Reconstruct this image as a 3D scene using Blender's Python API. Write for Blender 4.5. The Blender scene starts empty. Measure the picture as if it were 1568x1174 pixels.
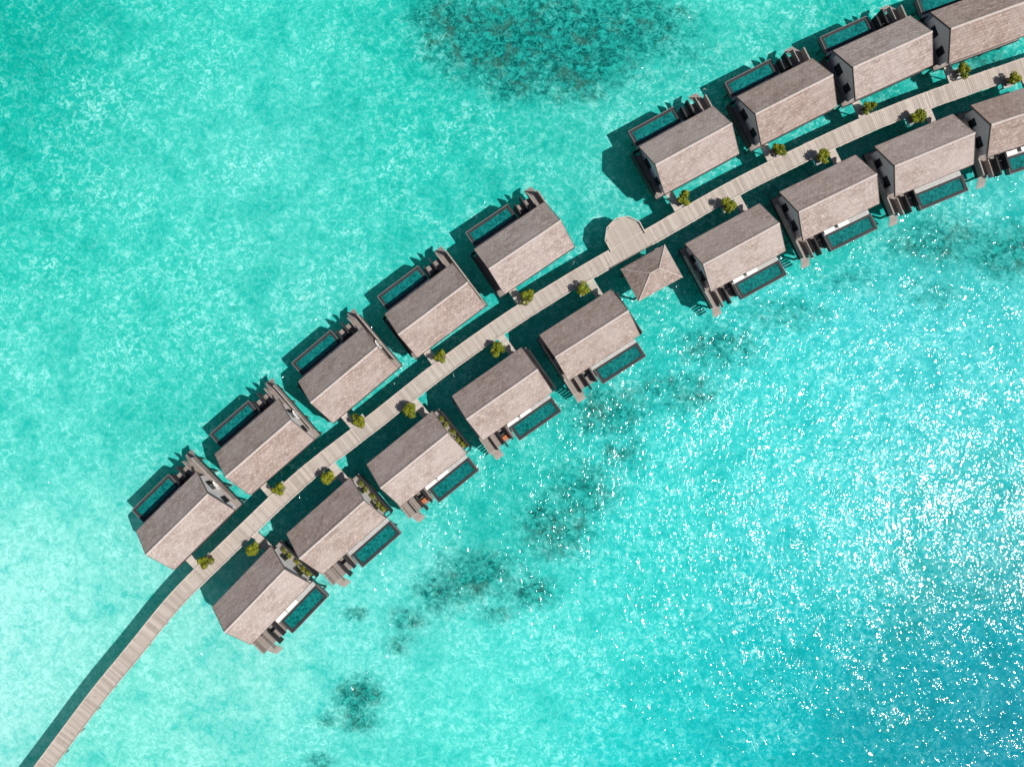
import bpy, math, random
import numpy as np
from mathutils import Vector, Matrix, noise
random.seed(7)
H = 104.5
SC = bpy.context.scene
SC.view_settings.view_transform = 'Standard'
SC.view_settings.look = 'None'
SC.view_settings.exposure = 0

# survey of the plan: photo-plan units -> metres on a level h above the water
def P(px, py, h=0.0):
    k = (H - h) / H * 0.1
    return Vector(((px - 784) * k, (587 - py) * k, h))

def s2l(c):
    out = []
    for v in c:
        v = v / 255.0
        out.append(v / 12.92 if v <= 0.04045 else ((v + 0.055) / 1.055) ** 2.4)
    return out

# ------------------------------------------------------------ node helper
class NT:
    def __init__(s, name):
        s.m = bpy.data.materials.new(name); s.m.use_nodes = True
        s.t = s.m.node_tree; s.t.nodes.clear()
        s.out = s.t.nodes.new('ShaderNodeOutputMaterial')
    def n(s, typ, ins=None, **kw):
        nd = s.t.nodes.new('ShaderNode' + typ)
        for k, v in kw.items(): setattr(nd, k, v)
        for k, v in (ins or {}).items():
            sock = nd.inputs[k]
            if isinstance(v, bpy.types.NodeSocket): s.t.links.new(v, sock)
            else: sock.default_value = v
        return nd
    def math(s, op, a, b=0.0, clamp=False):
        nd = s.n('Math', {0: a, 1: b}, operation=op); nd.use_clamp = clamp
        return nd.outputs[0]
    def mapr(s, v, a, b, c=0.0, d=1.0, smooth=False):
        nd = s.n('MapRange', {'Value': v, 'From Min': a, 'From Max': b, 'To Min': c, 'To Max': d})
        if smooth: nd.interpolation_type = 'SMOOTHSTEP'
        return nd.outputs['Result']
    def mix(s, f, a, b, mode='MIX'):
        nd = s.n('Mix', data_type='RGBA', blend_type=mode)
        for i, v in ((0, f), (6, a), (7, b)):
            if isinstance(v, bpy.types.NodeSocket): s.t.links.new(v, nd.inputs[i])
            else:
                if i > 0 and len(v) == 3: v = (*v, 1)
                nd.inputs[i].default_value = v
        return nd.outputs[2]
    def noise(s, vec, scale, detail=4, rough=0.5, dist=0.0, w=None):
        nd = s.n('TexNoise', {'Vector': vec, 'Scale': scale, 'Detail': detail, 'Roughness': rough, 'Distortion': dist})
        if w is not None:
            nd.noise_dimensions = '4D'; s.t.links.new(w, nd.inputs['W'])
        return nd.outputs['Fac']
    def mapping(s, vec, scale=(1, 1, 1), rot=(0, 0, 0)):
        return s.n('Mapping', {'Vector': vec, 'Scale': scale, 'Rotation': rot}).outputs[0]
    def surf(s, sh):
        s.t.links.new(sh, s.out.inputs['Surface']); return s.m
    def principled(s, col, rough=0.7, normal=None, spec=0.3):
        ins = {'Base Color': col if isinstance(col, bpy.types.NodeSocket) else (*col, 1), 'Roughness': rough, 'Specular IOR Level': spec}
        if normal is not None: ins['Normal'] = normal
        return s.surf(s.n('BsdfPrincipled', ins).outputs[0])

def obj_w(T):
    r = T.n('ObjectInfo').outputs['Random']
    return T.math('MULTIPLY', r, 37.0), r

# ------------------------------------------------------------ materials
def mat_roof():
    T = NT('weathered_shingle')
    c = T.n('TexCoord').outputs['Object']; w, r = obj_w(T)
    br = T.n('TexBrick', {'Vector': c, 'Color1': (0.36, 0.36, 0.36, 1), 'Color2': (0.64, 0.64, 0.64, 1), 'Mortar': (0.20, 0.20, 0.20, 1),
                          'Scale': 1.0, 'Mortar Size': 0.035, 'Brick Width': 0.6, 'Row Height': 0.36, 'Bias': 0.0})
    n1 = T.noise(c, 2.2, 5, 0.78, 0, w)
    n2 = T.noise(T.mapping(c, (0.35, 2.4, 0.5)), 1.2, 4, 0.65, 0.2, w)   # weathering along the courses
    n3 = T.noise(c, 0.28, 3, 0.6, 0, w)
    base = T.mix(T.mapr(n2, 0.3, 0.7), (0.285, 0.212, 0.182), (0.44, 0.350, 0.308))
    base = T.mix(0.5, base, br.outputs['Color'], 'OVERLAY')
    base = T.mix(T.mapr(n1, 0.53, 0.73, 0, .9), base, (0.63, 0.55, 0.50))
    base = T.mix(T.mapr(n1, 0.45, 0.27, 0, .85), base, (0.14, 0.105, 0.09))
    base = T.mix(T.mapr(n3, 0.42, 0.66, 0, 0.5), base, (0.45, 0.385, 0.355))
    hsv = T.n('HueSaturation', {'Color': base, 'Value': T.mapr(r, 0, 1, 0.92, 1.08), 'Saturation': T.mapr(r, 0, 1, 1.15, 0.9)}).outputs[0]
    b = T.n('Bump', {'Height': n1, 'Strength': 0.6, 'Distance': 0.07}).outputs[0]
    return T.principled(hsv, 0.9, b, 0.15)

def mat_wood(name, c1, c2, axis=0, pitch=0.16, dark=0.35):
    T = NT(name)
    c = T.n('TexCoord').outputs['Object']; w, r = obj_w(T)
    sep = T.n('SeparateXYZ', {0: c})
    u = T.math('DIVIDE', sep.outputs[axis], pitch)
    fr = T.math('FRACT', u); cell = T.math('FLOOR', u)
    wn = T.n('TexWhiteNoise', {'W': cell}, noise_dimensions='1D').outputs['Value']
    n1 = T.noise(c, 2.2, 4, 0.7, 0, w)
    f = T.math('ADD', T.math('MULTIPLY', wn, 0.6), T.math('MULTIPLY', n1, 0.5))
    col = T.mix(f, c1, c2)
    gap = T.math('LESS_THAN', fr, 0.12)
    col = T.mix(T.math('MULTIPLY', gap, dark), col, (0.03, 0.025, 0.02))
    return T.principled(col, 0.85, None, 0.2)

def mat_plank():
    T = NT('jetty_timber')
    a = T.n('Attribute', attribute_name='tint').outputs['Fac']
    c = T.n('TexCoord').outputs['Object']
    n1 = T.noise(c, 1.6, 5, 0.7)
    n2 = T.noise(c, 0.12, 2, 0.5)
    col = T.mix(a, (0.33, 0.275, 0.235), (0.62, 0.545, 0.48))
    col = T.mix(T.mapr(n1, 0.55, 0.8), col, (0.24, 0.20, 0.165))
    col = T.mix(T.mapr(n2, 0.35, 0.65, 0, 0.35), col, (0.48, 0.395, 0.335))
    return T.principled(col, 0.85, None, 0.2)

def mat_plain(name, c, rough=0.7, var=0.25, scale=1.5, spec=0.3):
    T = NT(name)
    co = T.n('TexCoord').outputs['Object']; w, r = obj_w(T)
    n1 = T.noise(co, scale, 4, 0.65, 0, w)
    col = T.mix(T.mapr(n1, 0.3, 0.7), tuple(x * (1 - var) for x in c), tuple(min(1, x * (1 + var)) for x in c))
    return T.principled(col, rough, None, spec)

def mat_pool():
    T = NT('pool_water_tiled')
    co = T.n('TexCoord').outputs['Object']; w, r = obj_w(T)
    v = T.n('TexVoronoi', {'Vector': co, 'Scale': 3.6})
    f = T.n('SeparateXYZ', {0: v.outputs['Color']}).outputs[0]
    n2 = T.noise(co, 1.6, 4, 0.7, 1.0, w)
    col = T.mix(f, (0.0, 0.085, 0.082), (0.006, 0.20, 0.185))
    col = T.mix(T.mapr(n2, 0.5, 0.75, 0, .6), col, (0.03, 0.32, 0.29))
    n = T.noise(co, 2.5, 2, 0.5, 0, w)
    b = T.n('Bump', {'Height': n, 'Strength': 0.35, 'Distance': 0.1}).outputs[0]
    return T.principled(col, 0.12, b, 0.5)

def mat_glass():
    T = NT('window_glass')
    return T.principled((0.02, 0.03, 0.035), 0.08, None, 0.7)

def mat_leaf():
    T = NT('leaf')
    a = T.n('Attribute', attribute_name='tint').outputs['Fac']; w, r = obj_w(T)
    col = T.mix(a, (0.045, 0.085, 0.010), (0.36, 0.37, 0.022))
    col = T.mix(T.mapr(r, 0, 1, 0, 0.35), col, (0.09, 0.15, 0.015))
    b = T.n('BsdfPrincipled', {'Base Color': col, 'Roughness': 0.6, 'Specular IOR Level': 0.25}).outputs[0]
    tr = T.n('BsdfTranslucent', {'Color': col}).outputs[0]
    return T.surf(T.n('MixShader', {0: 0.25, 1: b, 2: tr}).outputs[0])

def mat_water():
    T = NT('sea_surface')
    g = T.n('NewGeometry').outputs['Position']
    a = T.noise(T.mapping(g, (1.0, 0.6, 1.0), (0, 0, math.radians(28))), 0.33, 1, 0.5, 0.3)
    b = T.noise(T.mapping(g, (1.0, 0.55, 1.0), (0, 0, math.radians(-38))), 1.5, 1.8, 0.5, 0.6)
    d = T.noise(g, 0.055, 2, 0.6)
    h = T.math('ADD', T.math('MULTIPLY', a, 0.70), T.math('MULTIPLY', b, 0.37))
    h = T.math('MULTIPLY', h, T.mapr(d, 0.34, 0.66, 0.70, 1.40))
    bump = T.n('Bump', {'Height': h, 'Strength': 1.0, 'Distance': 0.62}).outputs[0]
    fr = T.n('Fresnel', {'IOR': 1.33}).outputs[0]
    gl = T.n('BsdfGlossy', {'Color': (1, 1, 1, 1), 'Roughness': 0.07, 'Normal': bump}).outputs[0]
    tp = T.n('BsdfTransparent', {'Color': (0.84, 0.975, 0.97, 1)}).outputs[0]
    return T.surf(T.n('MixShader', {0: fr, 1: tp, 2: gl}).outputs[0])

def mat_seabed():
    T = NT('sand_seagrass_caustics')
    g = T.n('NewGeometry').outputs['Position']
    tone = T.n('Attribute', attribute_name='tone').outputs['Color']
    patch = T.n('Attribute', attribute_name='patch').outputs['Fac']
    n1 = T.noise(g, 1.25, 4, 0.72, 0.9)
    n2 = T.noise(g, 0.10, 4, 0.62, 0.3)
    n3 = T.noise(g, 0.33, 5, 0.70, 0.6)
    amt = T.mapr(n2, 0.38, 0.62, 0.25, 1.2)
    caustic = T.math('MULTIPLY', T.math('MULTIPLY', T.mapr(n1, 0.49, 0.65), amt), T.mapr(n3, 0.38, 0.62, 0.35, 0.95), clamp=True)  # mask for the bright caustic mottle, light painted into the seabed colour
    lo = T.math('ADD', T.math('MULTIPLY', T.mapr(n1, 0.52, 0.36), 0.52), T.math('MULTIPLY', T.mapr(n3, 0.52, 0.36), 0.45))
    lo = T.math('ADD', lo, T.mapr(n2, 0.48, 0.34, 0, .5), clamp=True)
    dk = T.mix(1.0, tone, (0.20, 0.75, 0.75), 'MULTIPLY')
    col = T.mix(lo, tone, dk)
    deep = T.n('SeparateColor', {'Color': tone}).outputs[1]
    caustic = T.math('MULTIPLY', caustic, T.mapr(deep, 0.33, 0.46, 0.30, 0.85))
    col = T.mix(caustic, col, (0.56, 0.83, 0.82))  # pale caustic light mixed straight into the sand albedo
    # seagrass / coral rubble, ragged and thinning out at the rims
    pn = T.math('ADD', T.noise(g, 0.50, 7, 0.80, 0.3), T.math('MULTIPLY', patch, 0.38))
    pm = T.mapr(pn, 0.55, 0.84)
    pm = T.math('MULTIPLY', pm, T.mapr(patch, 0.02, 0.55, smooth=True))
    pm2 = T.math('MULTIPLY', T.mapr(n3, 0.58, 0.70), T.mapr(n2, 0.50, 0.60, 0, 0.25))   # stray weed everywhere
    pm = T.math('MAXIMUM', pm, pm2)
    gcol = T.mix(T.mapr(n1, 0.42, 0.62), (0.003, 0.085, 0.078), (0.02, 0.40, 0.36))
    gcol = T.mix(T.math('MULTIPLY', T.mapr(n3, 0.50, 0.64), 0.5), gcol, (0.085, 0.11, 0.082))
    col = T.mix(T.math('MULTIPLY', pm, 0.95), col, gcol)
    return T.surf(T.n('BsdfDiffuse', {'Color': col}).outputs[0])

M_roof = mat_roof()
M_deck = mat_wood('deck_boards', (0.19, 0.16, 0.14), (0.34, 0.295, 0.265), 0, 0.2)
M_wallwood = mat_wood('screen_boards', (0.27, 0.225, 0.20), (0.44, 0.38, 0.34), 1, 0.25)
M_char = mat_plain('charcoal_timber', (0.034, 0.034, 0.036), 0.7, 0.35)
M_white = mat_plain('white_render', (0.68, 0.67, 0.66), 0.7, 0.06, 0.8)
M_stone = mat_plain('pale_terrace_stone', (0.46, 0.445, 0.425), 0.8, 0.18, 2.0)
M_pool = mat_pool(); M_glass = mat_glass(); M_leaf = mat_leaf()
M_plank = mat_plank()
M_pile = mat_plain('pile_concrete', (0.16, 0.15, 0.14), 0.8)
M_ridge = mat_plain('ridge_cap', (0.54, 0.46, 0.42), 0.9, 0.15, 3)
M_fascia = mat_plain('fascia', (0.15, 0.115, 0.10), 0.8, 0.2)
M_cushion = mat_plain('cushion', (0.78, 0.77, 0.74), 0.9, 0.04)
M_bark = mat_plain('bark', (0.12, 0.09, 0.06), 0.9)
M_coping = mat_plain('pool_coping', (0.17, 0.16, 0.155), 0.8, 0.2, 2)
M_orange = mat_plain('orange_fabric', (0.50, 0.15, 0.05), 0.9)

# ------------------------------------------------------------ mesh builder
class MB:
    def __init__(s): s.v = []; s.f = []; s.t = []
    def poly(s, pts, t=0.5):
        i = len(s.v); s.v += [tuple(p) for p in pts]; s.f.append(tuple(range(i, i + len(pts)))); s.t.append(t)
    def hexa(s, b, tp, t=0.5):  # bottom 4 ccw, top 4 ccw
        i = len(s.v); s.v += [tuple(p) for p in b] + [tuple(p) for p in tp]
        n = len(b)
        s.f.append(tuple(i + k for k in reversed(range(n)))); s.f.append(tuple(i + n + k for k in range(n)))
        for k in range(n):
            s.f.append((i + k, i + (k + 1) % n, i + n + (k + 1) % n, i + n + k))
        s.t += [t] * (n + 2)
    def box(s, x0, x1, y0, y1, z0, z1, t=0.5):
        s.hexa([(x0, y0, z0), (x1, y0, z0), (x1, y1, z0), (x0, y1, z0)], [(x0, y0, z1), (x1, y0, z1), (x1, y1, z1), (x0, y1, z1)], t)
    def cyl(s, x, y, z0, z1, r0, r1=None, n=8, t=0.5):
        r1 = r1 or r0
        c = [(math.cos(2 * math.pi * k / n), math.sin(2 * math.pi * k / n)) for k in range(n)]
        s.hexa([(x + r0 * a, y + r0 * b, z0) for a, b in c], [(x + r1 * a, y + r1 * b, z1) for a, b in c], t)
    def mesh(s, name, mat, bevel=False):
        me = bpy.data.meshes.new(name); me.from_pydata(s.v, [], s.f); me.materials.append(mat)
        at = me.attributes.new('tint', 'FLOAT', 'FACE'); at.data.foreach_set('value', s.t)
        me.update(); return me

def add(name, me, parent=None, loc=(0, 0, 0), rz=0.0):
    o = bpy.data.objects.new(name, me); SC.collection.objects.link(o)
    o.location = loc; o.rotation_euler = (0, 0, rz)
    if parent: o.parent = parent
    return o

# ------------------------------------------------------------ villa parts
RL, RW, ZE, ZR = 6.22, 3.98, 3.95, 6.5
parts = []
def part(name, mb, mat): parts.append((name, mb.mesh(name, mat)))

mb = MB(); th = 0.22
for sg in (1, -1):
    a = [(-RL, 0, ZR), (-RL, sg * RW, ZE), (RL, sg * RW, ZE), (RL, 0, ZR)]
    if sg < 0: pts = a
    else: pts = a[::-1]
    bot = [(x, y, z - th) for x, y, z in pts]
    mb.hexa(bot, pts)
part('roof', mb, M_roof)
mb = MB()
for sg in (1, -1):   # ridge cap
    a = [(-RL - .03, 0, ZR + .10), (-RL - .03, sg * .17, ZR - .03), (RL + .03, sg * .17, ZR - .03), (RL + .03, 0, ZR + .10)]
    if sg > 0: a = a[::-1]
    mb.poly(a)
part('ridge_cap', mb, M_ridge)
mb = MB()
for sg in (1, -1):
    for ex in (1, -1):  # barge boards
        x0, x1 = sorted((ex * (RL + .003), ex * (RL + .07)))
        a = [(x0, 0, ZR - .3), (x1, 0, ZR - .3), (x1, sg * RW, ZE - .3), (x0, sg * RW, ZE - .3)]
        if sg < 0: a = a[::-1]
        mb.hexa(a, [(x, y, z + .33) for x, y, z in a])
    y0, y1 = sorted((sg * (RW + .003), sg * (RW + .06)))
    mb.box(-RL, RL, y0, y1, ZE - .28, ZE - .02)
part('fascia', mb, M_fascia)

mb = MB()  # body with gables
bx, by = 5.8, 3.35
for ex in (1, -1):
    x0, x1 = sorted((ex * bx, ex * (bx - .2)))
    pr = [(-by, 1.5), (by, 1.5), (by, 4.05), (0, 6.15), (-by, 4.05)]
    mb.hexa([(x0, y, z) for y, z in pr], [(x1, y, z) for y, z in pr])
for ey in (1, -1):
    y0, y1 = sorted((ey * by, ey * (by - .2)))
    mb.box(-bx + .2, bx - .2, y0, y1, 1.5, 4.0)
part('walls', mb, M_white)
mb = MB()
for ex in (1, -1):
    x0, x1 = sorted((ex * (bx + .004), ex * (bx + .05)))
    for y0, y1 in ((-2.2, -1.0), (.6, 2.2)): mb.box(x0, x1, y0, y1, 1.7, 3.3)
for k in range(5):
    mb.box(-4.9 + k * 2, -3.2 + k * 2, by + .004, by + .05, 1.6, 3.1)
mb.box(-5.0, -4.0, -by - .05, -by - .004, 1.6, 3.6)
mb.box(1.0, 3.0, -by - .05, -by - .004, 2.4, 3.4)
part('windows', mb, M_glass)

mb = MB()  # decks
mb.box(-6.9, 6.7, -3.7, 3.45, 1.2, 1.5)
mb.box(2.2, 6.7, 3.45, 6.3, 1.2, 1.495)
part('deck', mb, M_deck)
mb = MB()
mb.box(-5.7, 2.2, 3.46, 4.75, 1.15, 1.52)
part('terrace', mb, M_stone)
mb = MB()  # sunken steps to the sea
for k in range(5):
    mb.box(5.2, 6.6, 6.32 + k * .3, 6.60 + k * .3, 1.2 - k * .25, 1.28 - k * .25)
part('sea_steps', mb, M_wallwood)
mb = MB()
mb.box(6.5, 6.7, -2.6, 6.3, 1.5, 2.7)
mb.box(5.1, 5.22, 4.2, 6.9, 1.5, 2.5)
part('timber_screen', mb, M_wallwood)
mb = MB()
mb.box(-7.1, -6.9, -3.2, 3.9, .9, 2.5)
mb.box(-6.9, -5.7, 3.9, 4.05, .9, 2.5)
mb.box(2.5, 2.7, 4.0, 6.5, 1.4, 2.7); mb.box(3.8, 4.0, 4.3, 7.0, .9, 2.5)
mb.box(2.7, 3.8, 4.9, 5.0, 1.5, 2.2)
mb.box(6.7, 6.8, -3.7, 6.3, 1.0, 1.46)
mb.box(-6.9, 6.7, -3.8, -3.7, 1.0, 1.46)
part('charcoal_screen', mb, M_char)
mb = MB(); X0, X1, Y0, Y1 = -5.7, 1.9, 4.76, 7.2
mb.box(X0, X1, Y0, Y0 + .3, .7, 1.60); mb.box(X0, X1, Y1 - .38, Y1, .5, 1.56)
mb.box(X0, X0 + .38, Y0 + .3, Y1 - .38, .5, 1.6); mb.box(X1 - .38, X1, Y0 + .3, Y1 - .38, .5, 1.6)
mb.box(X0 + .38, X1 - .38, Y0 + .3, Y1 - .38, .5, .8)
part('pool_shell', mb, M_char)
mb = MB()   # thin lighter coping along the outer edge
mb.box(X0 - .06, X1 + .06, Y1 + .002, Y1 + .10, .9, 1.62)
mb.box(X0 - .10, X0 - .002, Y0, Y1, .9, 1.62); mb.box(X1 + .002, X1 + .10, Y0, Y1, .9, 1.62)
part('pool_coping', mb, M_coping)
mb = MB()
mb.poly([(X0 + .38, Y0 + .3, 1.50), (X1 - .38, Y0 + .3, 1.50), (X1 - .38, Y1 - .38, 1.50), (X0 + .38, Y1 - .38, 1.50)])
part('pool_water', mb, M_pool)
mb = MB()
for x in (-6.2, -3.1, 0, 3.1, 6.2):
    for y in (-3.2, 0, 3.2): mb.cyl(x, y, -2.2, 1.2, .17)
for x in (-5.2, -1.8, 1.5, 6.0): mb.cyl(x, 6.0, -2.2, .6 if x < 2 else 1.2, .17)
part('piles', mb, M_pile)

def lounger(mb, x, y, z, L=1.9, W=.65):
    mb.box(x - L / 2, x + L * .2, y - W / 2, y + W / 2, z + .25, z + .36)
    mb.hexa([(x + L * .2, y - W / 2, z + .25), (x + L / 2, y - W / 2, z + .6), (x + L / 2, y + W / 2, z + .6), (x + L * .2, y + W / 2, z + .25)],
            [(x + L * .2, y - W / 2, z + .36), (x + L / 2, y - W / 2, z + .72), (x + L / 2, y + W / 2, z + .72), (x + L * .2, y + W / 2, z + .36)])
    for a in (-.4, .15):
        for b in (-.4, .4): mb.box(x + L * a - .03, x + L * a + .03, y + W * b - .03, y + W * b + .03, z, z + .25)

mb = MB(); lounger(mb, -1.2, 4.3, 1.52); lounger(mb, 1.1, 4.3, 1.52)
part('sun_loungers', mb, M_cushion)
mb = MB(); lounger(mb, 3.3, 5.6, 1.5, 1.7, .55)
part('orange_lounger', mb, M_orange)
mb = MB()
N = 14
for (rx0, ry0, z0, rx1, ry1, z1) in ((.22, .6, 1.5, .3, .8, 2.05), (.3, .8, 2.05, .23, .7, 2.05), (.23, .7, 2.05, .17, .5, 1.62)):
    for k in range(N):
        a, b = 2 * math.pi * k / N, 2 * math.pi * (k + 1) / N
        q = lambda rx, ry, z, t: (6.17 + rx * math.cos(t), .9 + ry * math.sin(t), z)
        mb.poly([q(rx0, ry0, z0, a), q(rx0, ry0, z0, b), q(rx1, ry1, z1, b), q(rx1, ry1, z1, a)])
mb.poly([(6.17 + .17 * math.cos(2 * math.pi * k / N), .9 + .5 * math.sin(2 * math.pi * k / N), 1.63) for k in range(N)])
part('bathtub', mb, M_cushion)

def leaves(mb, c, R, n, rz=0.75, size=.17):
    lobes = []
    for k in range(9):
        a = random.uniform(0, 6.28); r = R * random.uniform(.25, .72)
        lobes.append((Vector((c[0] + r * math.cos(a), c[1] + r * math.sin(a), c[2] + random.uniform(-.25, .45) * R)), R * random.uniform(.28, .48), random.uniform(-.2, .2)))
    for k in range(n):
        lc, lr, lt = random.choice(lobes)
        d = Vector((random.gauss(0, 1), random.gauss(0, 1), random.gauss(0, 1))).normalized()
        p = lc + Vector((d.x, d.y, d.z * rz)) * lr * random.uniform(.55, 1.08)
        nrm = (d + Vector((random.uniform(-.7, .7), random.uniform(-.7, .7), random.uniform(0, .9)))).normalized()
        t1 = nrm.orthogonal().normalized(); t1.rotate(Matrix.Rotation(random.uniform(0, 6.28), 3, nrm)); t2 = nrm.cross(t1)
        s1 = size * random.uniform(.7, 1.4); s2 = s1 * .5
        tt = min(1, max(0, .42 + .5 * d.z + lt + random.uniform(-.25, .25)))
        mb.poly([p - t1 * s1, p - t2 * s2, p + t1 * s1, p + t2 * s2], tt)

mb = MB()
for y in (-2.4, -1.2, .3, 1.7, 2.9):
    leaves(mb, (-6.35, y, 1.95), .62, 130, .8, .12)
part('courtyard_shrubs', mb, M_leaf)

# ------------------------------------------------------------ jetty line
CL = [(-190, 1500), (-60, 1340), (68, 1174), (150, 1062), (205, 998), (256, 932), (303, 883), (350, 838), (408, 782), (465, 728), (527, 681), (589, 633),
      (652, 582), (718, 533), (783, 488), (850, 446), (905, 413), (955, 385), (1015, 351), (1082, 312), (1152, 274), (1226, 238),
      (1297, 204), (1368, 174), (1440, 147), (1514, 121), (1600, 92), (1760, 45), (1960, -10)]
ZD = 1.5
cp = [P(x, y, ZD) for x, y in CL]
def crom(p0, p1, p2, p3, t):
    return 0.5 * ((2 * p1) + (-p0 + p2) * t + (2 * p0 - 5 * p1 + 4 * p2 - p3) * t * t + (-p0 + 3 * p1 - 3 * p2 + p3) * t ** 3)
dense = []
for i in range(1, len(cp) - 2):
    for k in range(40): dense.append(crom(cp[i - 1], cp[i], cp[i + 1], cp[i + 2], k / 40))
arr = np.array([tuple(p) for p in dense])
for _ in range(600):
    arr[1:-1] = .25 * arr[:-2] + .5 * arr[1:-1] + .25 * arr[2:]
seg = np.r_[0, np.cumsum(np.linalg.norm(np.diff(arr, axis=0), axis=1))]
def at(s):
    return Vector([float(np.interp(s, seg, arr[:, k])) for k in range(3)])
total = seg[-1]; W = 1.34
mb = MB(); s = 0.3; pitch = .29; k = 0; gw = [0, 0]
grp_t = .5
while s < total - .5:
    p = at(s); d = (at(s + .25) - at(s - .25)).normalized(); nn = Vector((-d.y, d.x, 0))
    main = p.x > P(300, 880).x
    if k % 9 == 0:
        q = .03 if main else .004
        gw = [random.uniform(-q, q), random.uniform(-q, q)]; grp_t = random.uniform(.45, .55)
    tt = min(1, max(0, grp_t + random.uniform(-.3, .3)))
    j = .025 if main else .006
    w0 = W if main else W - .08
    w1 = w0 + gw[0] + random.uniform(-j, j); w2 = w0 + gw[1] + random.uniform(-j, j)
    h = pitch * .46
    a = [p - d * h - nn * w1, p + d * h - nn * w1, p + d * h + nn * w2, p - d * h + nn * w2]
    mb.hexa([(q.x, q.y, ZD - .07) for q in a], [(q.x, q.y, ZD + random.uniform(-.004, .004)) for q in a], tt)
    s += pitch; k += 1
jet = bpy.data.objects.new('wooden_jetty', None); SC.collection.objects.link(jet)
add('deck_planks', mb.mesh('deck_planks', M_plank), jet)
mb = MB(); s = 0.5
while s < total - 2.5:
    p, q = at(s), at(s + 2.0); d = (q - p).normalized(); nn = Vector((-d.y, d.x, 0))
    for off in (-1.0, 0, 1.0):
        a = [p + nn * (off - .1), q + nn * (off - .1), q + nn * (off + .1), p + nn * (off + .1)]
        mb.hexa([(v.x, v.y, ZD - .4) for v in a], [(v.x, v.y, ZD - .075) for v in a])
    s += 2.0
s = 1.0
while s < total - 1:
    p = at(s); d = (at(s + .25) - at(s - .25)).normalized(); nn = Vector((-d.y, d.x, 0))
    for off in (-.7, .7):
        v = p + nn * off; mb.cyl(v.x, v.y, -2.2, ZD - .4, .13)
    s += 4.2
add('beams_and_piles', mb.mesh('beams_and_piles', M_pile), jet)
mb = MB(); s = 0.5
while s < total - 2.5:   # low edge kerb timbers
    p, q = at(s), at(s + 1.99); d = (q - p).normalized(); nn = Vector((-d.y, d.x, 0))
    for off in (-1.22, 1.22):
        a = [p + nn * (off - .06), q + nn * (off - .06), q + nn * (off + .06), p + nn * (off + .06)]
        mb.hexa([(v.x, v.y, ZD + .01) for v in a], [(v.x, v.y, ZD + .12) for v in a], random.uniform(.8, 1))
    s += 2.0
add('edge_kerbs', mb.mesh('edge_kerbs', M_plank), jet)

# viewing deck (decagonal)
c = P(957, 363, ZD)
mb = MB(); R = 3.0; N = 10
ang0 = math.radians(28)
y = -R
while y < R + 1.2:
    poly = [(R * math.cos(2 * math.pi * (i + .5) / N), R * math.sin(2 * math.pi * (i + .5) / N)) for i in range(N)]
    xs = []
    for i in range(N):
        (xa, ya), (xb, yb) = poly[i], poly[(i + 1) % N]
        if (ya - y) * (yb - y) < 0: xs.append(xa + (xb - xa) * (y - ya) / (yb - ya))
    if len(xs) == 2:
        x0, x1 = min(xs), max(xs)
        ca, sa = math.cos(ang0 + 1.57), math.sin(ang0 + 1.57)
        pts = [(x0, y - .135), (x1, y - .135), (x1, y + .135), (x0, y + .135)]
        pts = [(c.x + a * ca - b * sa, c.y + a * sa + b * ca) for a, b in pts]
        mb.hexa([(a, b, ZD - .02) for a, b in pts], [(a, b, ZD + .05) for a, b in pts], random.uniform(.3, .65))
    y += .29
vd = bpy.data.objects.new('viewing_deck', None); SC.collection.objects.link(vd)
add('deck_planks', mb.mesh('vd_planks', M_plank), vd)
mb = MB()
for i in range(N):
    a0, a1 = 2 * math.pi * (i + .5) / N + ang0, 2 * math.pi * (i + 1.5) / N + ang0
    am = (a0 + a1) / 2
    if math.cos(am - math.radians(-62)) > .3: continue
    q = [(R * 1.0, a0), (R * 1.05, a0), (R * 1.05, a1), (R * 1.0, a1)]
    pts = [(c.x + r * math.cos(t), c.y + r * math.sin(t)) for r, t in q]
    mb.hexa([(a, b, ZD - .2) for a, b in pts], [(a, b, ZD + .35) for a, b in pts], .8)
add('edge_bench', mb.mesh('vd_bench', M_plank), vd)
mb = MB()
for i in range(N):
    a0 = 2 * math.pi * (i + .5) / N + ang0
    mb.cyl(c.x + 2.4 * math.cos(a0), c.y + 2.4 * math.sin(a0), -2.2, ZD - .1, .14)
add('piles', mb.mesh('vd_piles', M_pile), vd)

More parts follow.
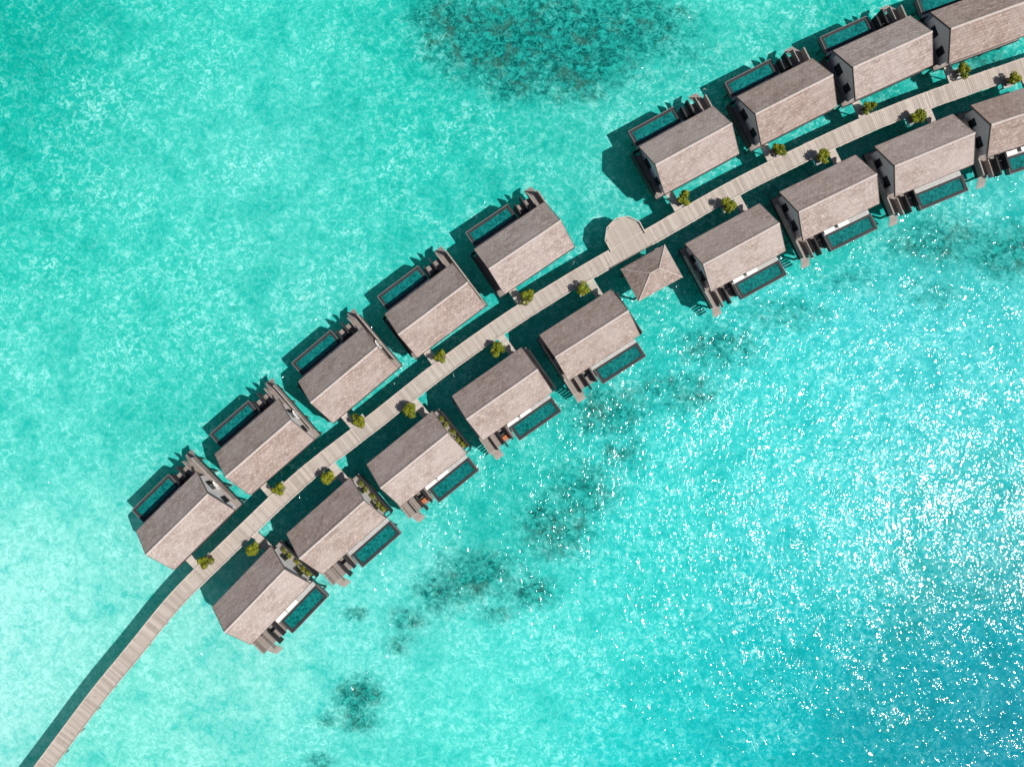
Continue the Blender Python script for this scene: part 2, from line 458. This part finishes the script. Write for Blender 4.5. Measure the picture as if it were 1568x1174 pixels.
# ------------------------------------------------------------ villas
U = [(284, 797, 44.5), (405, 684, 41), (533, 574, 40), (666, 475, 37), (803, 380, 34), (1055, 230, 28.5), (1205, 156, 27), (1352, 89, 24.5), (1500, 36, 20)]
L = [(400, 911, 46), (515, 805, 41.5), (638, 702, 39), (769, 603, 35), (903, 513, 32.5), (1126, 379, 28.5), (1270, 303, 26), (1415, 238, 22.5), (1561, 181, 18)]
def villa(px, py, ang, lower, i):
    c = P(px, py, ZE); c.z = 0
    rz = math.radians(ang + (180 if lower else 0))
    e = bpy.data.objects.new('overwater_villa', None); SC.collection.objects.link(e)
    e.location = c; e.rotation_euler = (0, 0, rz)
    for nm, me in parts:
        if nm == 'courtyard_shrubs' and not (lower and i < 3): continue
        if nm == 'sun_loungers' and i % 3 == 1: continue
        if nm == 'orange_lounger' and not (lower and i in (2, 3)): continue
        add(nm, me, e)
    Rm = Matrix.Rotation(rz, 3, 'Z')
    x = -4.75
    ln = 6.0
    for t in np.arange(3.6, 14, .1):
        w = c + Rm @ Vector((x, -t, 0))
        dd = np.min(np.linalg.norm(arr[:, :2] - np.array([w.x, w.y]), axis=1))
        if dd < 1.38: ln = t; break
    mb = MB(); y = 3.82
    while y < ln:
        mb.box(x - .6, x + .6, -y - .26, -y, ZD - .12, ZD - .02, random.uniform(.5, 1)); y += .29
    add('access_bridge_planks', mb.mesh('bridge_planks', M_plank), e)
    mb = MB()
    mb.box(x - .5, x - .35, -ln, -3.82, ZD - .4, ZD - .13); mb.box(x + .35, x + .5, -ln, -3.82, ZD - .4, ZD - .13)
    add('access_bridge_beams', mb.mesh('bridge_beams', M_pile), e)
    return e
for lower, lst in ((False, U), (True, L)):
    for i, (a, b, g) in enumerate(lst): villa(a, b, g, lower, i)

# ------------------------------------------------------------ pavilion
pa = bpy.data.objects.new('shingled_pavilion', None); SC.collection.objects.link(pa)
pc = P(998, 418, 3.6); pa.location = (pc.x, pc.y, 0); pa.rotation_euler = (0, 0, math.radians(29))
mb = MB(); hx, hy, z0, z1 = 3.75, 2.75, 3.5, 5.6; rx = .75
cs = [(-hx, -hy, z0), (hx, -hy, z0), (hx, hy, z0), (-hx, hy, z0)]; ra, rb = (-rx, 0, z1), (rx, 0, z1)
mb.poly([cs[0], cs[1], rb, ra]); mb.poly([cs[1], cs[2], rb]); mb.poly([cs[2], cs[3], ra, rb]); mb.poly([cs[3], cs[0], ra])
mb.poly([cs[3], cs[2], cs[1], cs[0]])
add('hip_roof', mb.mesh('hip_roof', M_roof), pa)
mb = MB()
for (p, q) in ((cs[0], ra), (cs[3], ra), (cs[1], rb), (cs[2], rb), (ra, rb)):
    p, q = Vector(p), Vector(q); d = (q - p).normalized(); n_ = d.cross(Vector((0, 0, 1))).normalized() * .09
    mb.hexa([p - n_ - Vector((0, 0, .05)), q - n_ - Vector((0, 0, .05)), q + n_ - Vector((0, 0, .05)), p + n_ - Vector((0, 0, .05))],
            [p - n_ * .4 + Vector((0, 0, .07)), q - n_ * .4 + Vector((0, 0, .07)), q + n_ * .4 + Vector((0, 0, .07)), p + n_ * .4 + Vector((0, 0, .07))])
add('hip_caps', mb.mesh('hip_caps', M_ridge), pa)
mb = MB(); mb.box(-3.2, 3.2, -2.2, 3.0, 1.2, 1.5)
add('floor', mb.mesh('pav_floor', M_deck), pa)
mb = MB()
for x in (-3, 3):
    for y in (-2, 2): mb.box(x - .1, x + .1, y - .1, y + .1, 1.5, 3.5); mb.cyl(x, y, -2.2, 1.2, .16)
mb.box(-2.9, 2.9, -2.0, -1.6, 1.5, 1.95)
add('posts', mb.mesh('pav_posts', M_char), pa)

# ------------------------------------------------------------ planter shrubs
variants = []
for v in range(4):
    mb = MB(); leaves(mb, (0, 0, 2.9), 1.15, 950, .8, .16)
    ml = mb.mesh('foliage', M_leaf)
    mb = MB(); mb.cyl(0, 0, 1.6, 2.4, .09, .06)
    for k in range(6):
        a = k * 1.05; p = Vector((0, 0, 2.2)); q = Vector((.6 * math.cos(a), .6 * math.sin(a), 3.0))
        d = (q - p).normalized(); n1 = d.orthogonal().normalized(); n2 = d.cross(n1)
        mb.hexa([p + n1 * .05, p + n2 * .05, p - n1 * .05, p - n2 * .05], [q + n1 * .02, q + n2 * .02, q - n1 * .02, q - n2 * .02])
    variants.append((ml, mb.mesh('trunk', M_bark)))
mb = MB()
mb.box(-.75, .75, -.75, .75, 1.15, 1.46); mb.cyl(-.5, -.5, -2.2, 1.15, .1); mb.cyl(.5, .5, -2.2, 1.15, .1)
plat = mb.mesh('planter_platform', M_stone)
mb = MB()
for a, b, cc, d in ((-.5, .5, -.5, -.42), (-.5, .5, .42, .5), (-.5, -.42, -.42, .42), (.42, .5, -.42, .42)): mb.box(a, b, cc, d, 1.462, 1.85)
mb.box(-.42, .42, -.42, .42, 1.462, 1.75)
pot = mb.mesh('planter_box', M_deck)
PL = [(313, 860), (387, 840), (427, 749), (503, 732), (550, 645), (628, 628), (675, 546), (760, 533), (808, 453), (893, 442),
      (1048, 304), (1117, 313), (1192, 229), (1261, 239), (1330, 165), (1405, 177), (1475, 107), (1553, 120)]
for i, (x, y) in enumerate(PL):
    p = P(x, y, 2.9)
    j = int(np.argmin(np.linalg.norm(arr[:, :2] - np.array([p.x, p.y]), axis=1))); dv = arr[min(j + 3, len(arr) - 1)] - arr[max(j - 3, 0)]
    e = bpy.data.objects.new('planter_shrub', None); SC.collection.objects.link(e)
    e.location = (p.x, p.y, 0); e.rotation_euler = (0, 0, math.atan2(dv[1], dv[0]))
    ml, mt = variants[i % 4]
    o = add('foliage', ml, e, rz=random.uniform(0, 6.28)); s_ = random.uniform(.98, 1.18); o.scale = (s_, s_, 1)
    add('trunk', mt, e); add('platform', plat, e); add('planter_box', pot, e)

# ------------------------------------------------------------ seabed
tones = [(50, 50, 0, 192, 172), (150, 130, 20, 200, 180), (250, 50, 60, 215, 195), (450, 50, 70, 220, 200), (600, 60, 35, 205, 185), (800, 60, 40, 200, 182), (1000, 100, 55, 208, 190), (1150, 60, 70, 215, 195), (1350, 10, 20, 200, 180),
 (30, 250, 30, 204, 184), (250, 200, 85, 220, 201), (450, 200, 95, 222, 205), (600, 200, 40, 208, 188), (800, 200, 45, 205, 186), (900, 200, 80, 215, 195),
 (50, 400, 60, 213, 193), (250, 400, 70, 216, 197), (450, 400, 85, 218, 200), (600, 330, 60, 214, 195), (50, 600, 95, 222, 204), (250, 550, 65, 213, 194),
 (50, 750, 95, 223, 205), (100, 880, 145, 234, 218), (20, 1000, 172, 239, 226), (20, 900, 178, 240, 227), (200, 1050, 130, 232, 213), (350, 1050, 158, 236, 220), (500, 1140, 110, 227, 211),
 (700, 1100, 90, 227, 211), (600, 950, 118, 229, 214), (850, 1000, 90, 227, 213), (1000, 1100, 40, 217, 208), (1000, 900, 60, 219, 208), (1050, 700, 60, 218, 208),
 (1200, 650, 70, 219, 211), (1250, 800, 75, 218, 213), (1400, 650, 80, 214, 211), (1500, 550, 80, 212, 208), (1450, 800, 40, 198, 200), (1200, 950, 10, 200, 198),
 (1350, 1100, 0, 170, 176), (1500, 950, 0, 172, 180), (1560, 1150, 0, 158, 171), (1150, 1150, 10, 200, 197), (1540, 320, 80, 208, 198), (750, 730, 55, 207, 191), (500, 620, 50, 208, 190), (1200, 200, 40, 200, 183), (900, 450, 40, 202, 186), (1400, 180, 40, 198, 180)]
tp = np.array([(a, b) for a, b, *_ in tones], float)
tc = np.array([s2l(t[2:]) for t in tones])
patches = [(680, 30, 50, 35, .95), (760, 60, 95, 60, 1.15), (870, 60, 115, 65, 1.15), (970, 40, 80, 45, .95), (790, 118, 50, 35, 1), (880, 118, 65, 35, 1), (1050, 80, 60, 40, .45),
 (680, 905, 45, 32, .85), (730, 880, 65, 38, .85), (815, 905, 38, 24, .85), (850, 810, 60, 50, .75), (895, 750, 55, 45, .7), (950, 690, 40, 32, .6), (930, 630, 65, 42, .75), (860, 590, 40, 40, .45),
 (1050, 600, 55, 32, .7), (1100, 530, 65, 36, .7), (1000, 600, 40, 40, .55), (625, 950, 34, 20, .7), (610, 985, 24, 18, .65), (550, 1065, 32, 26, 1.05), (548, 1100, 28, 20, .9), (505, 1100, 20, 14, .6), (1200, 480, 75, 30, .55), (1300, 430, 60, 25, .45),
 (1440, 370, 80, 36, .75), (1540, 385, 55, 40, .8), (1430, 450, 50, 30, .5), (828, 782, 18, 14, 1), (545, 940, 18, 11, .8), (490, 1165, 24, 14, .7), (500, 890, 18, 10, .5), (760, 940, 30, 16, .7), (700, 700, 40, 20, .4),
 (1500, 100, 60, 28, .7), (1360, 150, 40, 20, .5), (1180, 300, 40, 20, .5)]
D = 2.0
def axis(lim_lo, lim_hi, step):
    inner = list(np.arange(lim_lo, lim_hi + .01, step))
    return np.array([-3000, -1200, -500, -250, -160] + inner + [160, 250, 500, 1200, 3000], float)
xs = axis(-130, 130, .9); ys = axis(-110, 110, .9)
XX, YY = np.meshgrid(xs, ys)
PX = 784 + XX * 10 * H / (H + D); PY = 587 - YY * 10 * H / (H + D)
qx = np.clip(PX, -120, 1690).ravel(); qy = np.clip(PY, -100, 1280).ravel()
tone = np.zeros((qx.size, 3)); ws = np.full(qx.size, 1e-9)
for (a, b), col in zip(tp, tc):
    d2 = (qx - a) ** 2 + (qy - b) ** 2
    w = np.exp(-d2 / (2 * 78 ** 2)) + 1e-3 / (1 + d2 / 1e4) ** 2
    tone += w[:, None] * col; ws += w
tone /= ws[:, None]
pat = np.zeros(qx.size)
PXr, PYr = PX.ravel(), PY.ravel()
for a, b, rx_, ry_, st in patches:
    pat = np.maximum(pat, st * np.exp(-(((PXr - a) / rx_) ** 2 + ((PYr - b) / ry_) ** 2) * .65))
K = 1.34
tone = np.clip(tone / K / np.array([.68, .955, .885]), 0.0, .9)
tone[:, 0] = np.maximum(tone[:, 0] + .004, .002)
ny, nx = XX.shape
verts = np.c_[XX.ravel(), YY.ravel(), np.full(XX.size, -D)]
idx = np.arange(nx * ny).reshape(ny, nx)
faces = np.stack([idx[:-1, :-1].ravel(), idx[:-1, 1:].ravel(), idx[1:, 1:].ravel(), idx[1:, :-1].ravel()], 1)
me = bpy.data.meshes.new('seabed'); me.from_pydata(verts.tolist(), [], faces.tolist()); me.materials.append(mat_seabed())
ca = me.attributes.new('tone', 'FLOAT_COLOR', 'POINT'); ca.data.foreach_set('color', np.c_[tone, np.ones(len(tone))].ravel().astype(np.float32))
pa_ = me.attributes.new('patch', 'FLOAT', 'POINT'); pa_.data.foreach_set('value', pat.astype(np.float32))
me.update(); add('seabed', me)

mb = MB(); mb.poly([(-3000, -3000, 0), (3000, -3000, 0), (3000, 3000, 0), (-3000, 3000, 0)])
add('sea_water', mb.mesh('sea_water', mat_water()))

# ------------------------------------------------------------ light
EL, AZS = 51.5, 15.0
e, a = math.radians(EL), math.radians(-AZS)
sd = Vector((math.cos(e) * math.cos(a), math.cos(e) * math.sin(a), math.sin(e)))
ld = bpy.data.lights.new('sun', 'SUN'); ld.energy = 4.95; ld.angle = math.radians(.53); ld.color = (1, .965, .92)
lo = bpy.data.objects.new('sun', ld); SC.collection.objects.link(lo); lo.rotation_euler = sd.to_track_quat('Z', 'Y').to_euler(); lo.location = sd * 200
w = bpy.data.worlds.new('World'); SC.world = w; w.use_nodes = True
nt = w.node_tree; bg = nt.nodes['Background']; sk = nt.nodes.new('ShaderNodeTexSky'); sk.sky_type = 'NISHITA'; sk.sun_disc = False
sk.sun_elevation = e; sk.sun_rotation = math.radians(90 + AZS)
nt.links.new(sk.outputs[0], bg.inputs[0]); bg.inputs[1].default_value = .055

cd = bpy.data.cameras.new('camera'); cd.sensor_width = 36; cd.lens = 24; cd.clip_end = 8000; cd.clip_start = .5
co = bpy.data.objects.new('camera', cd); SC.collection.objects.link(co); co.location = (0, 0, H); co.rotation_euler = (0, 0, 0)
SC.camera = co
